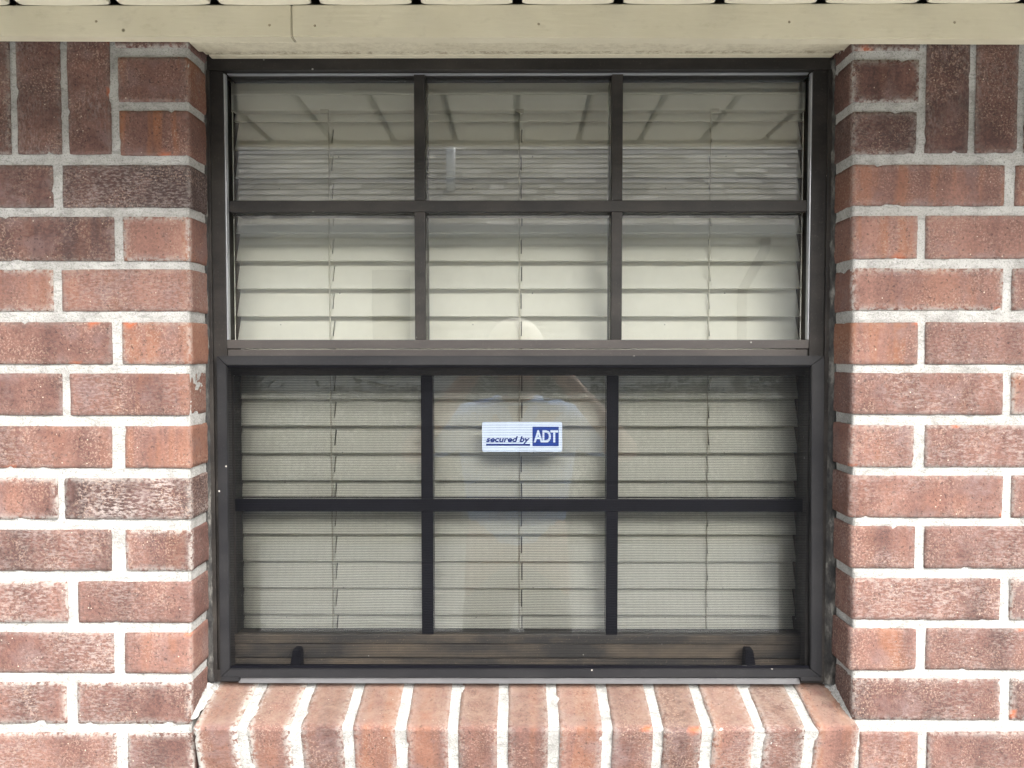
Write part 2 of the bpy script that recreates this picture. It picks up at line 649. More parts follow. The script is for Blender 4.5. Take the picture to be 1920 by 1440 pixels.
Rr = [
    (310, 385, 1600, 1883, 1906, (.52, .35, 0), (.45, .2, 0)),
    (405, 484, 1600, 1720, 1737, (.62, .45, .15), (.58, 0, .1)),
    (504, 581, 1600, 1881, 1900, (.56, .15, .1), (.48, 0, .1)),
    (605, 682, 1598, 1720, 1737, (.68, .5, .1), (.48, 0, .3)),
    (700, 776, 1598, 1880, 1898, (.46, .1, .4), (.50, .4, .1)),
    (798, 875, 1596, 1713, 1736, (.58, .2, .25), (.42, 0, .6)),
    (893, 970, 1595, 1880, 1899, (.50, .1, .4), (.46, 0, .2)),
    (988, 1065, 1597, 1715, 1735, (.46, .1, .4), (.40, 0, .4)),
    (1086, 1162, 1600, 1875, 1895, (.42, 0, .6), (.30, 0, .2)),
    (1180, 1256, 1594, 1717, 1738, (.48, .45, .3), (.38, 0, .5)),
    (1274, 1350, 1600, 1875, 1895, (.40, 0, .45), (.30, 0, .3)),
    (1374, 1450, 1613, 1720, 1740, (.48, .35, .3), (.36, 0, .4)),
]
rsx = random.Random(31)


def extend(x, sgn, z0, z1):
    """carry a course on past the frame with whole bricks"""
    while abs(x) < XEND:
        a = x + sgn * JT
        b = a + sgn * 0.194
        put_brick(min(a, b), max(a, b), z0, z1, *rtone(rsx), fine=False)
        x = b


for (t, bt, xa, xb, xc, la, lb) in L:
    z1, z0 = U(200, t, 0).z, U(200, bt, 0).z
    put_brick(U(xb, (t + bt) / 2, 0).x, U(xc, (t + bt) / 2, 0).x, z0, z1, *lb)
    e = U(xa, (t + bt) / 2, 0).x
    put_brick(e - 0.194, e, z0, z1, *la)
    extend(e - 0.194, -1, z0, z1)
for (t, bt, xa, xb, xc, la, lb) in Rr:
    z1, z0 = U(1720, t, 0).z, U(1720, bt, 0).z
    put_brick(U(xa, (t + bt) / 2, 0).x, U(xb, (t + bt) / 2, 0).x, z0, z1, *la)
    s = U(xc, (t + bt) / 2, 0).x
    put_brick(s, s + 0.194, z0, z1, *lb)
    extend(s + 0.194, 1, z0, z1)
# soldier course under the eave, with short bricks at the jambs
ZS0 = U(120, 288, 0).z
for (a, b, lk) in ((32, 112, (.36, 0, .35)), (128, 205, (.40, 0, .4)), (-64, 17, (.34, 0, .2))):
    put_brick(U(a, 190, 0).x, U(b, 190, 0).x, ZS0, ZS0 + 0.194, *lk, soldier=True)
for (a, b, lk) in ((1738, 1817, (.26, 0, .3)), (1832, 1908, (.28, 0, .2)), (1924, 2003, (.28, 0, .2))):
    put_brick(U(a, 190, 0).x, U(b, 190, 0).x, ZS0, ZS0 + 0.194, *lk, soldier=True)
for sgn, start in ((-1, U(-64, 190, 0).x), (1, U(2003, 190, 0).x)):
    x = start
    while abs(x) < XEND:
        a = x + sgn * JT
        b = a + sgn * 0.055
        put_brick(min(a, b), max(a, b), ZS0, ZS0 + 0.194, *rtone(rsx), fine=False, soldier=True)
        x = b
for (x0, x1, t, bt, lk) in ((222, 351, 108, 190, (.44, .55, 0)), (225, 352, 208, 290, (.44, .7, 0)), (216, 350, 26, 88, (.34, 0, 0)),
                            (1600, 1723, 112, 190, (.26, .1, 0)), (1600, 1718, 210, 288, (.20, 0, .2)), (1602, 1725, 30, 94, (.3, 0, 0))):
    c = (x0 + x1) / 2
    put_brick(U(x0, (t + bt) / 2, 0).x, U(x1, (t + bt) / 2, 0).x, U(c, bt, 0).z, U(c, t, 0).z, *lk)
# courses below the sill down to the ground
ZB = U(960, 1450, 0).z - JT
row = 0
z1 = ZB
zs_low = []
while z1 > 0.06:
    z0 = z1 - 0.0545
    zs_low.append((z0, z1))
    z1 = z0 - 0.0132
for i, (z0, z1) in enumerate(zs_low):
    x = -XEND - 0.05 - (0.103 if i % 2 else 0)
    while x < XEND:
        if not (i == 0 and x > -0.46 and x + .194 < 0.46 and False):
            put_brick(x, x + 0.194, z0, z1, *rtone(rsx), fine=False)
        x += 0.194 + JT

# mortar: an uneven sheet a little behind the brick faces, turning into the reveals
ZT, ZL = U(960, 20, 0).z, U(960, 1455, 0).z


def corner_x(side, z):
    t = (z - U(355, 1360, 0).z) / (U(355, 100, 0).z - U(355, 1360, 0).z)
    if side < 0:
        a, b = U(357.5, 1360, 0).x, U(351, 100, 0).x
    else:
        a, b = U(1600, 1360, 0).x, U(1600, 100, 0).x
    return a + (b - a) * t


def mortar_sheet(name, side):
    REC = 0.0026
    bm = bmesh.new()
    dz = 0.0032
    nz = int((ZT - ZL) / dz)
    ss = []
    s = 0.0
    while s < 0.105:
        ss.append(('r', 0.105 - s)); s += 0.004
    ss.append(('r', 0.0))
    s = 0.0035
    while s < 0.34:
        ss.append(('f', s)); s += 0.0034
    while s < XEND + .1 - 0.43:
        ss.append(('f', s)); s += 0.02
    grid = []
    for k in range(nz + 1):
        z = ZL + (ZT - ZL) * k / nz
        cx = corner_x(side, z)
        rowv = []
        for kind, s in ss:
            if kind == 'r':
                P = Vector((cx + side * (REC if s < .004 else .0004), s + (REC if s == 0 else 0), z)); nn = Vector((-side, 0, 0)) if s > 0 else Vector((-side, -1, 0)).normalized()
            else:
                P = Vector((cx + side * s, REC, z)); nn = Vector((0, -1, 0))
            q = Vector((P.x * 0.6, P.y, P.z))
            a = noise.noise(q * 46) * 0.0007 + noise.noise(q * 150) * 0.0006 + noise.noise(q * 420) * 0.0004
            rowv.append(bm.verts.new(P + nn * a))
        grid.append(rowv)
    for a, b in zip(grid, grid[1:]):
        for i in range(len(a) - 1):
            bm.faces.new((a[i], a[i + 1], b[i + 1], b[i]) if side > 0 else (a[i + 1], a[i], b[i], b[i + 1]))
    me = finish(bm, name, True)
    return link(name, me, MORTAR, wall)


mortar_sheet('mortar', -1)
mortar_sheet('mortar', 1)
# solid masonry core behind (the wall's thickness) and the lower mortar bed
lo = box('mortar', -XEND - .1, XEND + .1, 0.0045, 0.098, 0.0, ZL - 0.004, MORTAR, wall, 0)
for s in (-1, 1):
    a, b = s * 0.452, s * (XEND + .12)
    box('wall_core', min(a, b), max(a, b), 0.110, 0.30, 0.0, ZT + 0.25, ROOM, wall, 0)
box('wall_core', -0.452, 0.452, 0.110, 0.30, 0.0, U(960, 1300, 0.1).z, ROOM, wall, 0)
box('wall_core', -0.452, 0.452, 0.120, 0.30, U(960, 100, 0.1).z, ZT + 0.25, ROOM, wall, 0)

# ------------------------------------------------------------------ sloped rowlock sill
fz, bz = U(960, 1366, -0.016), U(960, 1281, 0.070)
slope = math.atan2(bz.z - fz.z, 0.086)
edges_f = [361, 452, 552, 651, 750, 848, 942, 1038, 1139, 1235, 1327, 1425, 1521.5, 1613]
sill = empty('window_sill', (0, 0, 0))
sill.parent = wall
SLOOK = [(.50, .2, .2), (.52, .2, .1), (.40, .1, .2), (.52, .4, .1), (.56, .3, .1), (.50, .1, .1), (.40, .25, .1), (.62, .35, .1),
         (.42, .1, .2), (.36, .1, .2), (.60, .3, .4), (.34, .1, .6), (.52, .4, .1)]
sm_amt = [1.6, 1.2, .6, .4, .4, .3, .4, .4, .3, .4, .6, .6, .5]
for i in range(13):
    x0 = U(edges_f[i] + (10 if i else 0), 1366, -0.016).x
    x1 = U(edges_f[i + 1] - (9 if i < 12 else 0), 1366, -0.016).x
    w = x1 - x0
    rs = random.Random(500 + i)
    me = brick_mesh(w, 0.118, 0.092, 500 + i, 0.0055, 2, smear=sm_amt[i], sill=True)
    o = link('sill_brick', me, BRICK, sill)
    o.rotation_euler = (slope + rs.uniform(-.008, .008), rs.uniform(-.006, .006), rs.uniform(-.012, .012))
    M = Euler((slope, 0, 0)).to_matrix()
    c = Vector(((x0 + x1) / 2, -0.016 + rs.uniform(-.0012, .0012), fz.z + rs.uniform(-.001, .001))) + M @ Vector((0, 0.059, -0.046))
    o.location = c
    o['tone'], o['warm'], o['bloom'] = SLOOK[i]
# mortar bed of the sill, slightly below the brick tops
bm = bmesh.new()
xa, xb = U(366, 1366, -.016).x, U(1607, 1366, -.016).x
M = Euler((slope, 0, 0)).to_matrix()
nxx = int((xb - xa) / 0.0034)
rows = []
for s in [i * 0.004 - 0.088 for i in range(23)] + [0.0012 + i * 0.004 for i in range(29)]:
    rv = []
    for i in range(nxx + 1):
        x = xa + (xb - xa) * i / nxx
        rec = 0.0020
        if s <= 0:
            l = Vector((0, rec, s - rec)); nn = M @ Vector((0, -1, 0))
        else:
            l = Vector((0, s + rec, -rec)); nn = M @ Vector((0, 0, 1))
        P = Vector((x, -0.016, fz.z)) + M @ l
        a = noise.noise(P * 50) * 0.0013 + noise.noise(P * 160) * 0.0009 + noise.noise(P * 420) * 0.0004
        rv.append(bm.verts.new(P + nn * a))
    rows.append(rv)
for a, b in zip(rows, rows[1:]):
    for i in range(nxx):
        bm.faces.new((a[i], a[i + 1], b[i + 1], b[i]))
link('sill_mortar', finish(bm, 'sill_mortar', True), MORTAR, sill)
# smeared pointing where the sill meets the reveals
for side, pxf, pxb in ((-1, 372, 405), (1, 1598, 1552)):
    bm = bmesh.new()
    rings = []
    for i in range(22):
        t = i / 21
        Y = 0.002 + 0.070 * t
        cx = corner_x(side, 1.09) - side * 0.0005
        zz = fz.z + math.tan(slope) * (Y + 0.016)
        wv = (0.006 + 0.010 * t) * (0.75 + 0.5 * noise.noise(Vector((i * .7, side * 3, 0)))) * (1.3 if side < 0 else 1.0)
        hv = (0.004 + 0.012 * t) * (0.8 + 0.5 * noise.noise(Vector((i * .6, side * 5, 9))))
        ring = []
        for k in range(6):
            a = k / 5 * math.pi / 2
            ring.append(bm.verts.new((cx - side * wv * math.cos(a) ** 1.6, Y, zz - 0.001 + hv * math.sin(a) ** 1.6)))
        ring.append(bm.verts.new((cx + side * .004, Y, zz - .004)))
        rings.append(ring)
    for a, b in zip(rings, rings[1:]):
        for k in range(7):
            bm.faces.new((a[k], a[(k + 1) % 7], b[(k + 1) % 7], b[k]))
    bm.faces.new(rings[0]); bm.faces.new(rings[-1][::-1])
    link('pointing_smear', finish(bm, 'pointing_smear', True), MORTAR, sill)

# ================================================================== EAVE: frieze board, soffit, roof
ZSOF = U(960, 8, -0.02).z + 0.004
frieze = empty('frieze_board', (0, -0.02, ZSOF))
tag(frieze, 'beige painted frieze board running along the wall top above the window', 'trim board', kind='thing')


def rel(o, parent):
    o.parent = parent
    o.matrix_parent_inverse = Matrix.Translation(parent.location).inverted()
    return o


def board(px0, px1, nm):
    zl0, zl1 = U(px0, 67 + 6 * px0 / 1920, -.02), U(px1, 67 + 6 * px1 / 1920, -.02)
    poly = [(zl0.x, zl0.z), (zl1.x, zl1.z), (zl1.x, ZSOF - .0036), (zl0.x, ZSOF - .0036)]
    o = prism(nm, poly, -0.020, -0.0012, TRIM, None, 0.0012)
    o['mildew'] = 0.0
    return rel(o, frieze)


board(-900, 546.6, 'board')
board(547.6, 2850, 'board')
HEADZ = U(960, 70.5, -.02).z
# boxed head over the opening, behind the board
hd = empty('head_trim', (0, 0.02, HEADZ))
tag(hd, 'beige boxed head trim with mildew under the board above the window', 'trim')
xl, xr = U(354, 84, -0.001).x, U(1604, 84, -0.001).x
ZHF = U(960, 110, 0.060).z
o = box('head_board', xl, xr, 0.0, 0.030, HEADZ + .0025, HEADZ + .022, TRIM, None, 0.001); o['mildew'] = 0.28; rel(o, hd)
o = box('stop_strip', xl + .003, xr - .003, 0.0335, 0.046, max(HEADZ + .003, ZHF + .0005), HEADZ + .02, TRIM, None, 0.0012); o['mildew'] = 0.75; rel(o, hd)
o = box('stop_strip', xl + .006, xr - .006, 0.0465, 0.0595, ZHF - .0002, HEADZ + .02, TRIM, None, 0.002); o['mildew'] = 0.1; rel(o, hd)
NAIL = simple('painted_nail', (.24, .20, .14), .6, .2)
for px in (180, 505, 590, 1010, 1480, 1790):
    c_ = U(px, 40 + (px * 7) % 9, -.0203)
    bm = bmesh.new()
    bmesh.ops.create_cone(bm, cap_ends=True, segments=12, radius1=.0017, radius2=.0013, depth=.0008)
    o = link('nail_head', finish(bm, 'nail_head'), NAIL, None, c_)
    o.rotation_euler = (math.pi / 2, 0, 0)
    rel(o, frieze)

soffit = empty('soffit', (0, -0.2, ZSOF))
tag(soffit, 'beige ribbed soffit panels under the eave above the frieze board', 'soffit', kind='thing')
YE = -0.415
SOFM = simple('soffit_vinyl', (.58, .55, .45), 0.5, 0.06, 8)
pitchx = 0.1262
x_ref = U(970, 4, -0.02).x
for k in range(-12, 13):
    x0 = x_ref + k * pitchx + 0.005
    x1 = x0 + pitchx - 0.010
    # slightly crowned panel with rolled edges
    prof = []
    for u in (0, .012, .03, .06, .12, .25, .5, .75, .88, .94, .97, .988, 1):
        e = min(u, 1 - u)
        prof.append((x0 + (x1 - x0) * u, ZSOF - 0.0035 + 0.0016 * max(0, 1 - e / 0.05) + (0.010 if e == 0 else 0) - .0012 * math.sin(u * math.pi)))
    bm = bmesh.new()
    cx = (x0 + x1) / 2
    fr = [bm.verts.new((a - cx, -0.0205 + .2, b - ZSOF)) for a, b in prof]
    bk = [bm.verts.new((a - cx, YE + .2, b - ZSOF)) for a, b in prof]
    tf = [bm.verts.new((a - cx, -0.0205 + .2, .012)) for a, b in prof]
    tb = [bm.verts.new((a - cx, YE + .2, .012)) for a, b in prof]
    for i in range(12):
        bm.faces.new((fr[i], fr[i + 1], bk[i + 1], bk[i]))
        bm.faces.new((tf[i + 1], tf[i], tb[i], tb[i + 1]))
        bm.faces.new((fr[i + 1], fr[i], tf[i], tf[i + 1]))
        bm.faces.new((bk[i], bk[i + 1], tb[i + 1], tb[i]))
    bm.faces.new((fr[0], bk[0], tb[0], tf[0]))
    bm.faces.new((fr[-1], tf[-1], tb[-1], bk[-1]))
    o = link('soffit_panel', finish(bm, 'soffit_panel'), SOFM, soffit, (cx, 0, 0))
o = box('soffit_backing', -1.6, 1.6, YE, -0.001, ZSOF + .013, ZSOF + .02, DARKGAP, None, 0); rel(o, soffit)
ro = empty('house_roof', (0, -.2, ZSOF + .05))
tag(ro, 'roof edge with beige fascia above the soffit', 'roof', kind='thing')
o = box('fascia', -3.2, 3.2, YE - .022, YE - .001, ZSOF - .012, ZSOF + .16, TRIM, None, .002); o['mildew'] = 0.1; rel(o, ro)
ROOFM = simple('asphalt_shingle', (.11, .10, .095), 0.95, 0.3, 40, 0.8, 500, .003)
o = prism('roof_light_block', [(-3.4, ZSOF + .17), (3.4, ZSOF + .17), (3.4, ZSOF + .21), (-3.4, ZSOF + .21)], YE - .06, 3.0, ROOFM, None)  # flat unseen slab standing for the roof, added to block light
rel(o, ro)
for s in (-1, 1):
    o = box('soffit_backing', min(s * 1.6, s * 3.2), max(s * 1.6, s * 3.2), YE, -0.001, ZSOF - .003, ZSOF + .02, SOFM, None, 0); rel(o, soffit)  # plain side lengths, added so the long overhang shapes the light

# ================================================================== WINDOW
win = empty('window', (0, 0.07, U(960, 1275, .06).z))
tag(win, 'dark bronze aluminium single hung window set in the brick wall', 'window', kind='thing')
YF = 0.060
ZH = U(960, 110, YF).z
ZSILL = U(960, 1276, YF).z
xfl, xfr = U(390.5, 400, YF).x, U(1555, 400, YF).x         # frame outer edges
xil, xir = U(420.5, 400, YF).x, U(1522, 400, YF).x       # frame inner edges
frame = empty('frame', (0, .07, ZSILL))
rel(frame, win)


def wb(name, x0, x1, y0, y1, z0, z1, mat, parent, bev=0.0007):
    o = box(name, x0, x1, y0, y1, z0, z1, mat, None, bev)
    par = parent
    o.parent = par
    w = par.location.copy()
    q = par
    while q.parent is not None:
        q = q.parent
    o.matrix_parent_inverse = Matrix.Translation(WORLDLOC[par.name]).inverted()
    return o


WORLDLOC = {win.name: win.location.copy(), frame.name: frame.location.copy()}


def sub_empty(name, parent, loc):
    e = empty(name, loc)
    e.parent = parent
    e.matrix_parent_inverse = Matrix.Translation(WORLDLOC[parent.name]).inverted()
    WORLDLOC[e.name] = Vector(loc)
    return e


ZHI = U(960, 130.5, YF).z
# jambs are channels: outer flange, slightly recessed web
wb('jamb', xfl, xil, YF + .002, YF + .018, ZSILL, ZHI - .0005, BRONZE, frame)
wb('jamb', xir, xfr, YF + .002, YF + .018, ZSILL, ZHI - .0005, BRONZE, frame)
wb('jamb_channel', xfl - .004, xfl + .002, YF + .0185, .235, ZSILL, ZH + .006, LINER, frame, 0)
wb('jamb_channel', xfr - .002, xfr + .004, YF + .0185, .235, ZSILL, ZH + .006, LINER, frame, 0)
wb('jamb_flange', xfl - .0015, xfl + .0045, YF - .003, YF + .0015, ZSILL, ZHI - .001, BRONZE, frame)
wb('jamb_flange', xfr - .0045, xfr + .0015, YF - .003, YF + .0015, ZSILL, ZHI - .001, BRONZE, frame)
wb('head', xfl, xfr, YF, YF + .017, ZHI, ZH + .004, BRONZE, frame)
wb('head_channel', xfl, xfr, YF + .0175, .235, ZH + .001, ZH + .006, LINER, frame, 0)
wb('sill_member', U(448, 1275, .056).x, U(1499, 1275, .056).x, .054, .074, U(960, 1282, .054).z, U(960, 1270, .056).z, SILLM, frame)
wb('sill_track', xfl + .003, xfr - .003, .0745, .235, U(960, 1290, .0745).z, U(960, 1262, .0745).z, BLACKP, frame)
wb('sill_end', xfl, U(447.5, 1275, .056).x, .0575, .074, U(960, 1282, .054).z, U(960, 1258, .056).z, BRONZE, frame)
wb('sill_end', U(1499.5, 1275, .056).x, xfr, .0575, .074, U(960, 1282, .054).z, U(960, 1258, .056).z, BRONZE, frame)
# ---- upper sash
YU = 0.072
us = sub_empty('upper_sash', win, (0, YU, U(960, 650, YU).z))
zt = ZHI
zmid = U(960, 637, .064).z
wb('top_rail', xil, xir, .078, .108, U(960, 140, .078).z, zt - .0005, BRONZE, us)
wb('stile', xfl + .0025, U(428, 400, .090).x, .090, .108, zmid, U(960, 140, .078).z, BRONZE, us)
wb('stile', U(1516, 400, .090).x, xfr - .0025, .090, .108, zmid, U(960, 140, .078).z, BRONZE, us)
wb('glazing_bead', xil + .0002, xil + .0022, .063, .072, zmid, zt - .0035, BEAD, us, .0005)
wb('glazing_bead', xir - .0022, xir - .0002, .063, .072, zmid, zt - .0035, BEAD, us, .0005)
wb('glazing_bead', xil + .003, xir - .003, .070, .0775, zt - .0022, zt - .0008, BEAD, us, .0003)
mrl, mrr = U(424, 645, .064).x, U(1521, 645, .064).x
wb('meeting_rail', mrl, mrr, .064, .108, U(960, 653.5, .064).z, zmid, TAUPE, us)
wb('meeting_rail', mrl, mrr, .0665, .108, U(960, 670, .0665).z, U(960, 655, .0665).z, TAUPE, us)
# muntins
mx = [(777, 797), (1147, 1167)]
mz = (376, 397)
z_m1, z_m0 = U(960, mz[0], YU).z, U(960, mz[1], YU).z
vx = [(U(a, 390, YU).x, U(b, 390, YU).x) for a, b in mx]
YG = 0.086
ztop = U(960, 140, .078).z
wb('muntin', xil + .0028, xir - .0028, YU - .001, .124, z_m0, z_m1, BRONZE, us)
for a, b in vx:
    wb('muntin', a, b, YU, .122, z_m1 + .0003, ztop - .0002, BRONZE, us)
    wb('muntin', a, b, YU, .122, zmid + .0002, z_m0 - .0003, BRONZE, us)
cols = [(xil + .003, vx[0][0] - .0002), (vx[0][1] + .0002, vx[1][0] - .0002), (vx[1][1] + .0002, xir - .003)]
for a, b in cols:
    for c, d in ((z_m1 + .0002, ztop), (zmid + .0003, z_m0 - .0002)):
        wb('pane', a, b, YG, YG + .003, c, d, GLASS, us, 0)

# ---- lower sash (set further in)
YL = 0.112
ls = sub_empty('lower_sash', win, (0, YL, U(960, 1250, YL).z))
lx0, lx1 = xfl + .0025, xfr - .0025
gx0, gx1 = U(441, 950, YL).x, U(1507, 950, YL).x
lz1 = U(960, 684, YL).z
gz1, gz0 = U(960, 704, YL).z, U(960, 1191, YL).z
wb('top_rail', lx0, lx1, YL, .142, gz1, lz1, BRONZE, ls)
wb('stile', lx0, gx0, YL + .0004, .142, gz0, gz1 - .0002, BRONZE, ls)
wb('stile', gx1, lx1, YL + .0004, .142, gz0, gz1 - .0002, BRONZE, ls)
for t_, b_, yy in ((1191.3, 1206.5, -.004), (1208.5, 1233, -.006), (1235.5, 1249, -.006)):
    wb('bottom_rail', lx0, lx1, YL + yy, .136, U(960, b_, YL + yy).z, U(960, t_, YL + yy).z - .0002, DIRTY, ls)
wb('rail_core', lx0, lx1, YL + .004, .142, U(960, 1262, YL).z, gz0 - .0004, BLACKP, ls)
lvx = [(U(790, 950, YL).x, U(812, 950, YL).x), (U(1137, 950, YL).x, U(1159, 950, YL).x)]
l_m1, l_m0 = U(960, 936, YL).z, U(960, 959, YL).z
wb('muntin', gx0 + .0002, gx1 - .0002, YL - .001, .134, l_m0, l_m1, BLACKP, ls)
for a, b in lvx:
    wb('muntin', a, b, YL, .133, l_m1 + .0003, gz1 - .0002, BLACKP, ls)
    wb('muntin', a, b, YL, .133, gz0 + .0002, l_m0 - .0003, BLACKP, ls)
cols = [(gx0, lvx[0][0] - .0002), (lvx[0][1] + .0002, lvx[1][0] - .0002), (lvx[1][1] + .0002, gx1)]
YLG = .1145
for a, b in cols:
    for c, d in ((l_m1 + .0002, gz1), (gz0, l_m0 - .0002)):
        wb('pane', a, b, YLG, YLG + .003, c, d, GLASS, ls, 0)
# sash latches on the bottom rail
for px in (559, 1402):
    s = 1 if px > 960 else -1
    q = [U(px - 7 + s * 1, 1216, .088), U(px + 7 + s * 1, 1216, .088), U(px + 11 + s * 3, 1251, .088), U(px - 11 + s * 3, 1251, .088)]
    o = prism('latch', [(v.x, v.z) for v in q], .082, .0975, BLACKP, None, .001)
    o.parent = ls
    o.matrix_parent_inverse = Matrix.Translation(WORLDLOC[ls.name]).inverted()

# ---- sealant between frame and brick
for side, xf in ((-1, xfl), (1, xfr)):
    bm = bmesh.new()
    rings = []
    nst = 230
    for i in range(nst + 1):
        z = ZSILL - .003 + (ZH - ZSILL) * i / nst
        cx = corner_x(side, z)
        nz = noise.noise(Vector((0, side * 7, z * 50))) * .0014 + noise.noise(Vector((3, side * 7, z * 190))) * .0010
        ny = noise.noise(Vector((8, side * 7, z * 75))) * .002
        xo = cx + side * .004
        xi = xf - side * (.0025 + abs(nz) * .5) if False else xf + side * (-.0012 + nz * .6)
        xm = (cx + xf) / 2
        rings.append([bm.verts.new(q) for q in ((xo, .0535 + ny, z), (xm, .0555 + ny + nz, z), (xi, .0585 + ny, z), (xi, .085, z), (xo, .085, z))])
    for a, b in zip(rings, rings[1:]):
        for k in range(5):
            bm.faces.new((a[k], a[(k + 1) % 5], b[(k + 1) % 5], b[k]))
    o = link('sealant', finish(bm, 'sealant', True), CAULK)
    o.parent = win
    o.matrix_parent_inverse = Matrix.Translation(WORLDLOC[win.name]).inverted()

# ================================================================== INSECT SCREEN
YS = 0.0500
scr = empty('window_screen', (0, YS, U(960, 1272, YS).z))
tag(scr, 'half height black mesh insect screen in a dark frame over the lower sash', 'window screen')
WORLDLOC[scr.name] = scr.location.copy()
so = [U(405.5, 667, YS), U(1546, 667, YS), U(1541.5, 1271, YS), U(413, 1271, YS)]
si = [U(424, 685, YS), U(1522, 685, YS), U(1520, 1254.5, YS), U(430.5, 1254.5, YS)]


def sp(name, quad, mat, y0, y1, bev):
    o = prism(name, [(v.x, v.z) for v in quad], y0, y1, mat, None, bev)
    o.parent = scr
    o.matrix_parent_inverse = Matrix.Translation(scr.location).inverted()
    return o


gp = Vector((.00025, 0, 0))
sp('frame_rail', [so[0] + gp, so[1] - gp, si[1] - gp, si[0] + gp], SCREENFR, YS, YS + .009, .0008)
sp('frame_rail', [si[3] + gp, si[2] - gp, so[2] - gp, so[3] + gp], SCREENFR, YS, YS + .009, .0008)
gz_ = Vector((0, 0, .00025))
sp('frame_stile', [so[0] - gz_, si[0] - gz_, si[3] + gz_, so[3] + gz_], SCREENFR, YS, YS + .009, .0008)
sp('frame_stile', [si[1] - gz_, so[1] - gz_, so[2] + gz_, si[2] + gz_], SCREENFR, YS, YS + .009, .0008)
for a, b in ((414, 449), (1501, 1541)):
    q = [U(a, 1269, YS - .001), U(b, 1269, YS - .001), U(b, 1277.5, YS - .001), U(a, 1277.5, YS - .001)]
    sp('corner_key', q, SCREENFR, YS - .0012, YS + .0085, .0006)
# spline cord in its groove
for q in ([U(424, 685, YS), U(1522, 685, YS), U(1522, 689, YS), U(424, 689, YS)], [U(430, 1251, YS), U(1520, 1251, YS), U(1520, 1254.5, YS), U(430, 1254.5, YS)]):
    sp('spline', q, BLACKP, YS + .003, YS + .0075, .0008)
# woven wires
bm = bmesh.new()
wx0, wx1 = si[0].x - .002, si[1].x + .002
wz1, wz0 = si[0].z + .002, si[3].z - .002
YW = YS + .0055


def wire(bm, a, b, hw, hd, horizontal):
    seg = 24 if horizontal else 4
    prev = None
    ph = random.uniform(0, 9)
    for i in range(seg + 1):
        t = i / seg
        p = Vector(a).lerp(Vector(b), t)
        wv = noise.noise(Vector((p.x * 9, p.z * 14, 2.0))) * .0007
        p.z += wv if horizontal else 0
        o1 = Vector((0, 0, hw)) if horizontal else Vector((hw, 0, 0))
        ring = [bm.verts.new(p + o1 + Vector((0, -hd, 0))), bm.verts.new(p - o1 + Vector((0, -hd, 0))), bm.verts.new(p - o1 + Vector((0, hd, 0))), bm.verts.new(p + o1 + Vector((0, hd, 0)))]
        if prev:
            for k in range(4):
                bm.faces.new((prev[k], prev[(k + 1) % 4], ring[(k + 1) % 4], ring[k]))
        prev = ring


z = wz0
while z < wz1:
    wire(bm, (wx0, YW, z), (wx1, YW, z), .00019, .0002, True)
    z += .0023
x = wx0
while x < wx1:
    wire(bm, (x, YW + .0004, wz0), (x, YW + .0004, wz1), .00007, .00007, False)
    x += .0016
o = link('wire_mesh', finish(bm, 'wire_mesh'), MESHM)
o.parent = scr
o.matrix_parent_inverse = Matrix.Translation(scr.location).inverted()

# ================================================================== BLIND
bl = empty('window_blind', (0, .19, U(960, 1250, .19).z))
tag(bl, 'cream horizontal slat blind hanging closed behind the window glass', 'blind')
WORLDLOC[bl.name] = bl.location.copy()
YB = 0.170
SW = 0.050
TILT = R(66)
dy, dzz = SW / 2 * math.cos(TILT), SW / 2 * math.sin(TILT)
bx0, bx1 = U(441, 600, YB - dy).x, U(1506, 600, YB - dy).x
cordx = [U(618, 400, YB - dy).x, U(974, 400, YB - dy).x, U(1330, 400, YB - dy).x]
zfirst = U(960, 228, YB - dy).z
zlast = U(960, 1153, YB - dy).z
NS = 18
dz_s = (zfirst - zlast) / NS
bm = bmesh.new()
hw, th = SW / 2, .0014
hs_, hx_ = .013, .0009
segs = [bx0] + [v for c in cordx for v in (c + .0032 - hx_, c + .0032 + hx_)] + [bx1]
for i in range(len(segs) - 1):
    a, b = segs[i], segs[i + 1]
    if i % 2 == 0:
        add_box(bm, a, b, -hw, hw, -th, th, .0006)
    else:
        add_box(bm, a, b, -hw, -hs_, -th, th)
        add_box(bm, a, b, hs_, hw, -th, th)
slat_me = finish(bm, 'slat')
rs = random.Random(3)
for i in range(NS + 2):
    zb = zfirst - dz_s * i
    o = link('slat', slat_me, SLAT)
    o.location = (rs.uniform(-.0008, .0008), YB, zb + dzz)
    # outer (window-side) edge hangs low
    o.rotation_euler = (TILT + rs.uniform(-.03, .03), rs.uniform(-.0012, .0012), 0)
    o.parent = bl
    o.matrix_parent_inverse = Matrix.Translation(bl.location).inverted()


def bb(name, x0, x1, y0, y1, z0, z1, mat, bev=.001):
    o = box(name, x0, x1, y0, y1, z0, z1, mat, None, bev)
    o.parent = bl
    o.matrix_parent_inverse = Matrix.Translation(bl.location).inverted()
    return o


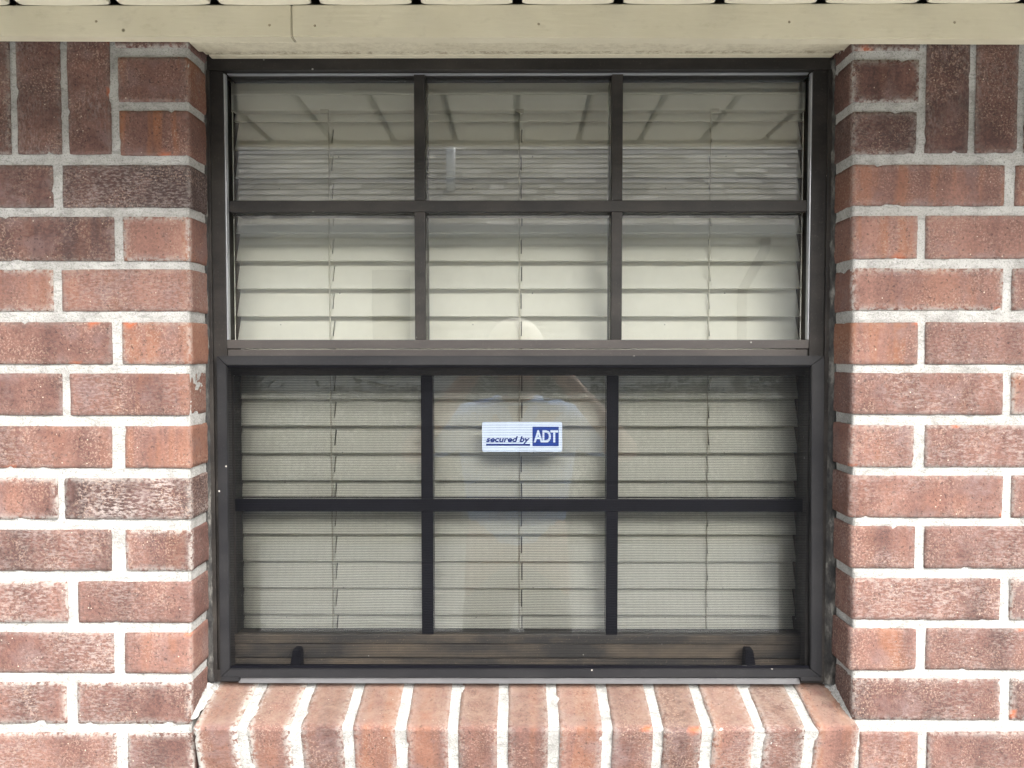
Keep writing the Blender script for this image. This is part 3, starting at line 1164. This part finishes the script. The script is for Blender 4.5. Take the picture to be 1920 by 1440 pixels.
zv = U(960, 207, YB - .034).z
bb('valance', bx0 - .004, bx1 + .004, YB - .034, YB - .026, zv, ZH + .01, SLAT, .002)
bb('valance_moulding', bx0 - .004, bx1 + .004, YB - .0375, YB - .034, zv + .022, zv + .026, SLAT, .001)
bb('headrail', bx0, bx1, YB - .022, YB + .028, zv + .004, ZH + .01, SLAT, .001)
bb('bottom_rail', bx0, bx1, YB - .02, YB + .02, ZSILL + .008, ZSILL + .024, SLAT, .002)
for c in cordx:
    for k, (dx, yy) in enumerate(((0, YB - dy - .0022), (.0, YB + dy + .002))):
        pts = []
        for i in range(60):
            z = zv + .006 - (zv + .006 - ZSILL - .02) * i / 59
            pts.append((c + dx + noise.noise(Vector((c * 9, k, z * 6))) * .0010, yy + (noise.noise(Vector((c * 9, k + 5, z * 9))) * .0006), z))
        o = link('ladder_cord', tube_mesh('ladder_cord', pts, .0010, 6), CORD)
        o.parent = bl
        o.matrix_parent_inverse = Matrix.Translation(bl.location).inverted()
    bb('cord_clip', c - .006, c + .006, YB - .0385, YB - .034, zv - .004, zv + .001, CORD, .0006)

# dim room behind
rm = empty('room', (0, 1.2, 1.2))
tag(rm, kind='structure')
for nm, a in (('back_wall', (-1.3, 1.3, 2.3, 2.35, 0, 2.6)), ('side_wall', (-1.35, -1.3, .30, 2.35, 0, 2.6)), ('side_wall', (1.3, 1.35, .30, 2.35, 0, 2.6)),
              ('ceiling', (-1.35, 1.35, .30, 2.35, 2.6, 2.65)), ('floor', (-1.35, 1.35, .30, 2.35, 0.001, .05))):
    o = box(nm, *a, ROOM, None, 0)
    o.parent = rm
    o.matrix_parent_inverse = Matrix.Translation(rm.location).inverted()
    o['kind'] = 'structure'

# ================================================================== STICKER on the lower glass
YK = YLG - .0012
STW = simple('sticker_white', (.46, .54, .66), 0.35, 0.04)
STB = simple('sticker_blue', (.004, .032, .21), 0.35, 0.05)
STN = simple('sticker_navy', (.004, .022, .15), 0.35, 0.05)
sa, sb = U(904, 791, YK), U(1054, 847, YK)


def rrect(x0, x1, z0, z1, r, n=5):
    pts = []
    for cx, cz, a0 in ((x1 - r, z1 - r, 0), (x0 + r, z1 - r, 90), (x0 + r, z0 + r, 180), (x1 - r, z0 + r, 270)):
        for i in range(n + 1):
            a = R(a0 + 90 * i / n)
            pts.append((cx + r * math.cos(a), cz + r * math.sin(a)))
    return pts


stk = prism('sticker', rrect(sa.x, sb.x, sb.z, sa.z, .0025), YK, YK + .0008, STW)
tag(stk, 'small white and blue security sticker on the lower window glass', 'sticker')


def kid(o):
    o.parent = stk
    o.matrix_parent_inverse = Matrix.Translation(stk.location).inverted()
    return o


qa, qb = U(998.5, 800, YK), U(1047.5, 836.5, YK)
kid(prism('logo_panel', [(qa.x, qb.z), (qb.x, qb.z), (qb.x, qa.z), (qa.x, qa.z)], YK - .0004, YK - .0001, STB))
ua, ub = U(911.5, 832, YK), U(994, 835.5, YK)
kid(prism('underline', [(ua.x, ub.z), (ub.x, ub.z), (ub.x, ua.z), (ua.x, ua.z)], YK - .0004, YK - .0001, STN))


def text(name, body, px0, px1, py_base, py_cap, mat, shear, offset, y, spacing=1.0):
    cu = bpy.data.curves.new(name, 'FONT')
    cu.body = body
    cu.size = 1.0
    cu.shear = shear
    cu.offset = offset
    cu.space_character = spacing
    cu.extrude = 0.0
    cu.resolution_u = 4
    t = bpy.data.objects.new(name + '_curve', cu)
    COL.objects.link(t)
    bpy.context.view_layer.update()
    me = bpy.data.meshes.new_from_object(t.evaluated_get(bpy.context.evaluated_depsgraph_get()))
    bpy.data.objects.remove(t)
    xs = [v.co.x for v in me.vertices]
    a, b = U(px0, py_base, y), U(px1, py_base, y)
    top = U(px0, py_cap, y)
    capref = 0.0
    ys = [v.co.y for v in me.vertices]
    sx = (b.x - a.x) / (max(xs) - min(xs))
    sz = (top.z - a.z) / max(ys)
    x0 = min(xs)
    for v in me.vertices:
        v.co = Vector(((v.co.x - x0) * sx, 0, v.co.y * sz))
    me.materials.clear()
    o = link(name, me, mat, None, (a.x, y, a.z))
    kid(o)
    return o


text('lettering', 'secured by', 911.5, 993.5, 828.5, 818.0, STN, 0.24, 0.034, YK - .0004)
text('logo_lettering', 'ADT', 1000.5, 1046.5, 829, 806.5, STW, 0.0, 0.030, YK - .0007, 0.92)

# ================================================================== NEIGHBOUR'S HOUSE (seen in the glass)
YN = -6.15
nh = empty('neighbour_house', (0, YN, 0))
tag(nh, 'pale sided house with grey shingle roof reflected in the upper glass', 'house', kind='thing')
SIDING = simple('pale_siding', (.76, .75, .70), 0.7, 0.06, 3)
SHING = None


def shingle_mat():
    m, nt, b = new_mat('roof_shingle')
    n = N(nt)
    c = n.coord(False)
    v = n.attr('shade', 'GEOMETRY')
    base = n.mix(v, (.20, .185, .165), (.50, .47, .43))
    base = n.mix(n.rng(n.noise(c, 120, 3), .4, .7, 0, .4), base, (.08, .075, .07))
    nt.links.new(base, b.inputs['Base Color'])
    b.inputs['Roughness'].default_value = 0.95
    return m


def hk(o):
    o.parent = nh
    o.matrix_parent_inverse = Matrix.Translation(nh.location).inverted()
    return o


# lapped boards of the wall
bm = bmesh.new()
z = 0.15
while z < 2.55:
    v = [bm.verts.new(q) for q in ((-7, YN + .022, z), (7, YN + .022, z), (7, YN + .004, z + .15), (-7, YN + .004, z + .15))]
    bm.faces.new(v)
    w = [bm.verts.new(q) for q in ((-7, YN, z), (7, YN, z))]
    bm.faces.new((w[0], w[1], v[1], v[0]))
    z += .15
o = link('siding', finish(bm, 'siding'), SIDING); o['kind'] = 'stuff'; hk(o)
hk(box('wall', -7, 7, YN - 6, YN - .001, 0, 2.6, SIDING, None, 0))
ZE = 2.58
YEv = YN + .42
pit = math.atan(8 / 12)
hk(box('eave_soffit', -7.3, 7.3, YN - .001, YEv, ZE - .02, ZE, SIDING, None, 0))
hk(box('eave_fascia', -7.3, 7.3, YEv + .001, YEv + .02, ZE - .05, ZE + .12, SIDING, None, .003))
hk(box('gutter', -7.3, 7.3, YEv + .021, YEv + .13, ZE + .0, ZE + .11, simple('gutter_paint', (.55, .54, .50), .4, .05), None, .012))
deck = [(-7.4, 0)]
bm = bmesh.new()
lay = bm.verts.layers.float.new('shade')
rs = random.Random(11)
cs, sn = math.cos(pit), math.sin(pit)
Y0, Z0 = YEv + .08, ZE + .10
nrow = 23
for r_ in range(nrow):
    s0 = r_ * .142
    x = -7.4 + (r_ % 2) * .16 + rs.uniform(-.05, .05)
    while x < 7.4:
        w = rs.choice((.16, .25, .33))
        up = .010 + rs.uniform(0, .006)
        dn = rs.uniform(0, .012)
        sh = rs.random()
        q = []
        for (xx, ss, hh) in ((x, s0 - dn, up), (x + w - .006, s0 - dn, up), (x + w - .006, s0 + .15, .003), (x, s0 + .15, .003)):
            q.append(bm.verts.new((xx, Y0 - ss * cs - hh * -sn, Z0 + ss * sn + hh * cs)))
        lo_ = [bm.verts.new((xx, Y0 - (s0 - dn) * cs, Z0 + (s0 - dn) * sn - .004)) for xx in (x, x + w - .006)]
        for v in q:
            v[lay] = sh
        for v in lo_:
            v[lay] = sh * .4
        bm.faces.new(q)
        bm.faces.new((lo_[0], lo_[1], q[1], q[0]))
        x += w
me = bpy.data.meshes.new('roof_shingles'); bm.to_mesh(me); bm.free()
o = link('roof_shingles', me, shingle_mat()); o['kind'] = 'stuff'; hk(o)
rl = nrow * .142
bm = bmesh.new()
v = [bm.verts.new(q) for q in ((-7.4, Y0, Z0 - .02), (7.4, Y0, Z0 - .02), (7.4, Y0 - rl * cs, Z0 + rl * sn - .02), (-7.4, Y0 - rl * cs, Z0 + rl * sn - .02),
                               (-7.4, Y0 - 2 * rl * cs, Z0 - .02), (7.4, Y0 - 2 * rl * cs, Z0 - .02))]
bm.faces.new((v[0], v[1], v[2], v[3])); bm.faces.new((v[3], v[2], v[5], v[4])); bm.faces.new((v[0], v[3], v[4])); bm.faces.new((v[1], v[5], v[2]))
hk(link('roof', finish(bm, 'roof'), ROOFM))


def mirror_x(px, Y):
    """x of a thing at plane Y that shows at photo column px in the upper glass"""
    d = (YG - CAM.y) + (YG - Y)
    return CAM.x + (px - 967) / F_PX * d


# vent pipe on the roof slope, downspout and a window on the wall
xp = mirror_x(846, YEv - .6)
zroof = Z0 + .68 / cs * sn
hk(link('vent_pipe', tube_mesh('vent_pipe', [(xp, YEv - .60, zroof - .10), (xp, YEv - .60, zroof + .60)], .045, 14), simple('pvc_white', (.75, .76, .78), .4, .05)))
xd = mirror_x(1386, YN)
DSP = simple('downspout_paint', (.16, .15, .14), .5, .05)
hk(link('downspout', tube_mesh('downspout', [(xd + .08, YEv + .06, ZE - .0), (xd + .08, YEv + .05, ZE - .1), (xd, YN + .07, ZE - .42), (xd, YN + .06, ZE - .6), (xd, YN + .06, .1)], .045, 10), DSP))
wnd = box('window', mirror_x(700, YN), mirror_x(770, YN), YN + .02, YN + .05, 1.35, 2.35, simple('dim_window', (.10, .11, .11), .1, .1), None, .01)
hk(wnd)

# shrubs against that wall
LEAF = [simple('shrub_leaf', c_, 0.5, .35, 6) for c_ in ((.035, .06, .020), (.05, .075, .028), (.03, .05, .022))]
BARK = simple('bark', (.09, .065, .045), .9, .2)


def shrub(x, y, rx, h, seed, lab):
    e = empty('shrub', (x, y, 0))
    tag(e, lab, 'shrub', 'shrubs along the neighbouring wall')
    r_ = random.Random(seed)
    bm = bmesh.new()
    for i in range(2600):
        th_, u = r_.uniform(0, 2 * math.pi), r_.uniform(-1, 1)
        rad = r_.random() ** .4
        s = math.sqrt(1 - u * u)
        lump = 1 + .28 * noise.noise(Vector((math.cos(th_) * s * 2.2, math.sin(th_) * s * 2.2, u * 2.2 + seed)))
        P = Vector((math.cos(th_) * s * rx * rad * lump, math.sin(th_) * s * rx * .55 * rad * lump, h * .54 + u * h * .46 * rad * lump))
        a = Vector((r_.gauss(0, 1), r_.gauss(0, 1), r_.gauss(0, 1))).normalized()
        b = a.orthogonal().normalized()
        l, w = r_.uniform(.03, .06), r_.uniform(.014, .024)
        bm.faces.new([bm.verts.new(P - a * l), bm.verts.new(P + b * w), bm.verts.new(P + a * l), bm.verts.new(P - b * w)])
    link('crown', finish(bm, 'crown'), LEAF[seed % 3], e)
    bm = bmesh.new()
    link('trunk', tube_mesh('trunk', [(0, 0, 0), (.02, 0, h * .3), (-.02, .02, h * .6)], .03, 8), BARK, e)


labs = ['dark green rounded shrub, farthest left along the neighbouring wall', 'dark green rounded shrub, second from left along the neighbouring wall',
        'dark green rounded shrub, middle one along the neighbouring wall', 'dark green rounded shrub, second from right along the neighbouring wall',
        'dark green rounded shrub, farthest right along the neighbouring wall']
for i, (x, rx, h) in enumerate(((-2.6, .85, 1.45), (-1.2, .8, 1.35), (.1, .75, 1.5), (1.35, .8, 1.38), (2.6, .85, 1.5))):
    shrub(x, YN + .75, rx, h, 40 + i, labs[i])

# ================================================================== PHOTOGRAPHER (reflected) and phone
SKIN = simple('skin', (.48, .31, .235), .5, .08)
SHIRT = simple('blue_shirt', (.36, .53, .86), .8, .12, 60)
PANTS = simple('grey_trousers', (.10, .10, .11), .8, .1)
CAPM = simple('white_cap', (.72, .70, .64), .8, .05)
PY = -1.36     # torso line
per = empty('person', (0, PY, 0.03))
tag(per, 'person in light blue shirt and white cap holding up a phone, reflected', 'person')


def skin_obj(name, joints, edges, mat, sub=2, root=0):
    me = bpy.data.meshes.new(name)
    me.from_pydata([Vector(j[0]) - per.location for j in joints], edges, [])
    o = link(name, me, mat, per)
    m = o.modifiers.new('skin', 'SKIN')
    m.use_smooth_shade = True
    if not me.skin_vertices:
        me.skin_vertices.new()
    for i, j in enumerate(joints):
        r_ = j[1]
        me.skin_vertices[0].data[i].radius = r_ if isinstance(r_, tuple) else (r_, r_)
        me.skin_vertices[0].data[i].use_root = (i == root)
    s = o.modifiers.new('sub', 'SUBSURF')
    s.levels = sub
    s.render_levels = sub
    return o


cx = 0.005
# hands hold the phone level with the lens
HL, HR = Vector((-.085, -1.06, 1.545)), Vector((.088, -1.06, 1.545))
EL, ER = Vector((-.35, -1.22, 1.22)), Vector((.37, -1.20, 1.23))
SHl, SHr = Vector((cx - .185, PY, 1.335)), Vector((cx + .185, PY, 1.335))
J = [((cx, PY, .95), (.15, .11)), ((cx, PY, 1.10), (.15, .10)), ((cx, PY, 1.26), (.155, .10)), ((cx, PY, 1.36), (.075, .07)), ((cx, PY + .01, 1.415), .056),
     ((cx, PY + .03, 1.45), .060), ((cx - .005, PY + .035, 1.505), (.072, .086)), ((cx - .005, PY + .02, 1.58), (.068, .078)),
     (SHl, .054), (EL, .043), (HL + Vector((-.045, -.045, -.05)), .029),
     (SHr, .054), (ER, .043), (HR + Vector((.045, -.045, -.05)), .029),
     ((cx - .10, PY, .86), .095), ((cx - .11, PY + .02, .50), .062), ((cx - .11, PY - .02, .12), .042), ((cx - .12, PY + .10, .065), .036),
     ((cx + .10, PY, .86), .095), ((cx + .11, PY + .02, .50), .062), ((cx + .11, PY - .02, .12), .042), ((cx + .12, PY + .10, .065), .036)]
E = [(0, 1), (1, 2), (2, 3), (3, 4), (4, 5), (5, 6), (6, 7), (2, 8), (8, 9), (9, 10), (2, 11), (11, 12), (12, 13), (0, 14), (14, 15), (15, 16), (16, 17), (0, 18), (18, 19), (19, 20), (20, 21)]
# palms, fingers and thumbs
for wi, H, s in ((10, HL, -1), (13, HR, 1)):
    b0 = len(J)
    J.append((H + Vector((s * .006, -.012, -.008)), (.020, .014)))
    E.append((wi, b0))
    for f, (dz, ln) in enumerate(((.030, .9), (.012, 1.0), (-.006, .95), (-.022, .75))):
        k = len(J)
        base = H + Vector((s * .010, .004, dz))
        J.append((base, .0085)); E.append((b0, k))
        J.append((base + Vector((-s * .004, .020 * ln, .006)), .008)); E.append((k, k + 1))
        J.append((base + Vector((-s * .028 * ln, .024 * ln, .004)), .0065)); E.append((k + 1, k + 2))
    k = len(J)
    J.append((H + Vector((-s * .014, -.020, .016)), .0095)); E.append((b0, k))
    J.append((H + Vector((-s * .040, -.022, .030)), .0075)); E.append((k, k + 1))
skin_obj('body', J, E, SKIN)
Js = [((cx, PY, .87), (.185, .130)), ((cx, PY, 1.06), (.175, .125)), ((cx, PY, 1.25), (.178, .120)), ((cx, PY, 1.35), (.10, .085)), ((cx, PY, 1.405), (.076, .072)),
      (SHl + Vector((0, 0, -.012)), .078), (SHl.lerp(EL, .72), .072), (SHr + Vector((0, 0, -.012)), .078), (SHr.lerp(ER, .72), .072)]
skin_obj('shirt', Js, [(0, 1), (1, 2), (2, 3), (3, 4), (2, 5), (5, 6), (2, 7), (7, 8)], SHIRT)
Jp = [((cx, PY, .93), (.165, .118)), ((cx, PY, .86), (.165, .118)), ((cx - .10, PY, .80), .105), ((cx - .11, PY + .02, .50), .080), ((cx - .11, PY - .02, .13), .068),
      ((cx + .10, PY, .80), .105), ((cx + .11, PY + .02, .50), .080), ((cx + .11, PY - .02, .13), .068)]
skin_obj('trousers', Jp, [(0, 1), (1, 2), (2, 3), (3, 4), (1, 5), (5, 6), (6, 7)], PANTS)
skin_obj('collar', [((cx - .072, PY - .03, 1.395), .022), ((cx - .066, PY + .03, 1.390), .024), ((cx - .042, PY + .085, 1.350), .022), ((cx - .012, PY + .112, 1.300), .012),
                    ((cx + .012, PY + .112, 1.300), .012), ((cx + .042, PY + .085, 1.350), .022), ((cx + .066, PY + .03, 1.390), .024), ((cx + .072, PY - .03, 1.395), .022)],
         [(0, 1), (1, 2), (2, 3), (4, 5), (5, 6), (6, 7), (3, 4)], SHIRT)
# face details
fc = Vector((cx - .005, PY + .035, 1.51))


def blob(name, c, r_, mat, sq=(1, 1, 1)):
    bm = bmesh.new()
    bmesh.ops.create_icosphere(bm, subdivisions=3, radius=1)
    for v in bm.verts:
        v.co = Vector((v.co.x * sq[0], v.co.y * sq[1], v.co.z * sq[2])) * r_
    return link(name, finish(bm, name, True), mat, per, Vector(c) - per.location)


blob('nose', fc + Vector((0, .098, -.012)), .014, SKIN, (.8, 1, 1.3))
for s in (-1, 1):
    blob('eye', fc + Vector((s * .031, .080, .018)), .010, simple('eye_white', (.5, .48, .45), .2, .02), (1.2, .7, .8))
    blob('ear', fc + Vector((s * .078, -.005, -.005)), .026, SKIN, (.4, .7, 1.15))
blob('mouth', fc + Vector((0, .083, -.052)), .018, simple('lips', (.30, .12, .10), .4, .05), (1.2, .5, .35))
blob('beard', fc + Vector((0, .040, -.068)), .052, simple('dark_beard', (.13, .095, .075), .9, .3), (1.1, .95, .62))
# cap with brim
bm = bmesh.new()
bmesh.ops.create_uvsphere(bm, u_segments=28, v_segments=16, radius=1)
for v in list(bm.verts):
    v.co = Vector((v.co.x * .096, v.co.y * .110, max(v.co.z, -.12) * .105))
link('cap', finish(bm, 'cap', True), CAPM, per, fc + Vector((0, -.005, .055)) - per.location)
bm = bmesh.new()
top, bot = [], []
for i in range(17):
    a = math.pi * i / 16
    top.append(bm.verts.new((math.cos(a) * .085, .07 + math.sin(a) * .085, .016 - .016 * math.cos(a) ** 2)))
    bot.append(bm.verts.new((math.cos(a) * .085, .07 + math.sin(a) * .085, .012 - .016 * math.cos(a) ** 2)))
bm.faces.new(top); bm.faces.new(bot[::-1])
for i in range(17):
    j = (i + 1) % 17
    bm.faces.new((top[i], bot[i], bot[j], top[j]))
link('cap_brim', finish(bm, 'cap_brim'), CAPM, per, fc + Vector((0, .0, .075)) - per.location)

ph = empty('phone', (0, -1.012, 1.53))
tag(ph, 'black phone held up in both hands by the reflected person', 'phone')
bm = bmesh.new(); add_box(bm, -.074, .074, -.004, .004, -.037, .037, .0035)
link('phone_body', finish(bm, 'phone_body'), simple('phone_black', (.015, .015, .017), .2, .1), ph, (0, -.004, .012))
bm = bmesh.new(); add_box(bm, -.070, .070, -.0003, .0003, -.033, .033)
link('phone_screen', finish(bm, 'phone_screen'), simple('phone_glass', (.02, .02, .024), .08, .1), ph, (0, -.0086, .012))
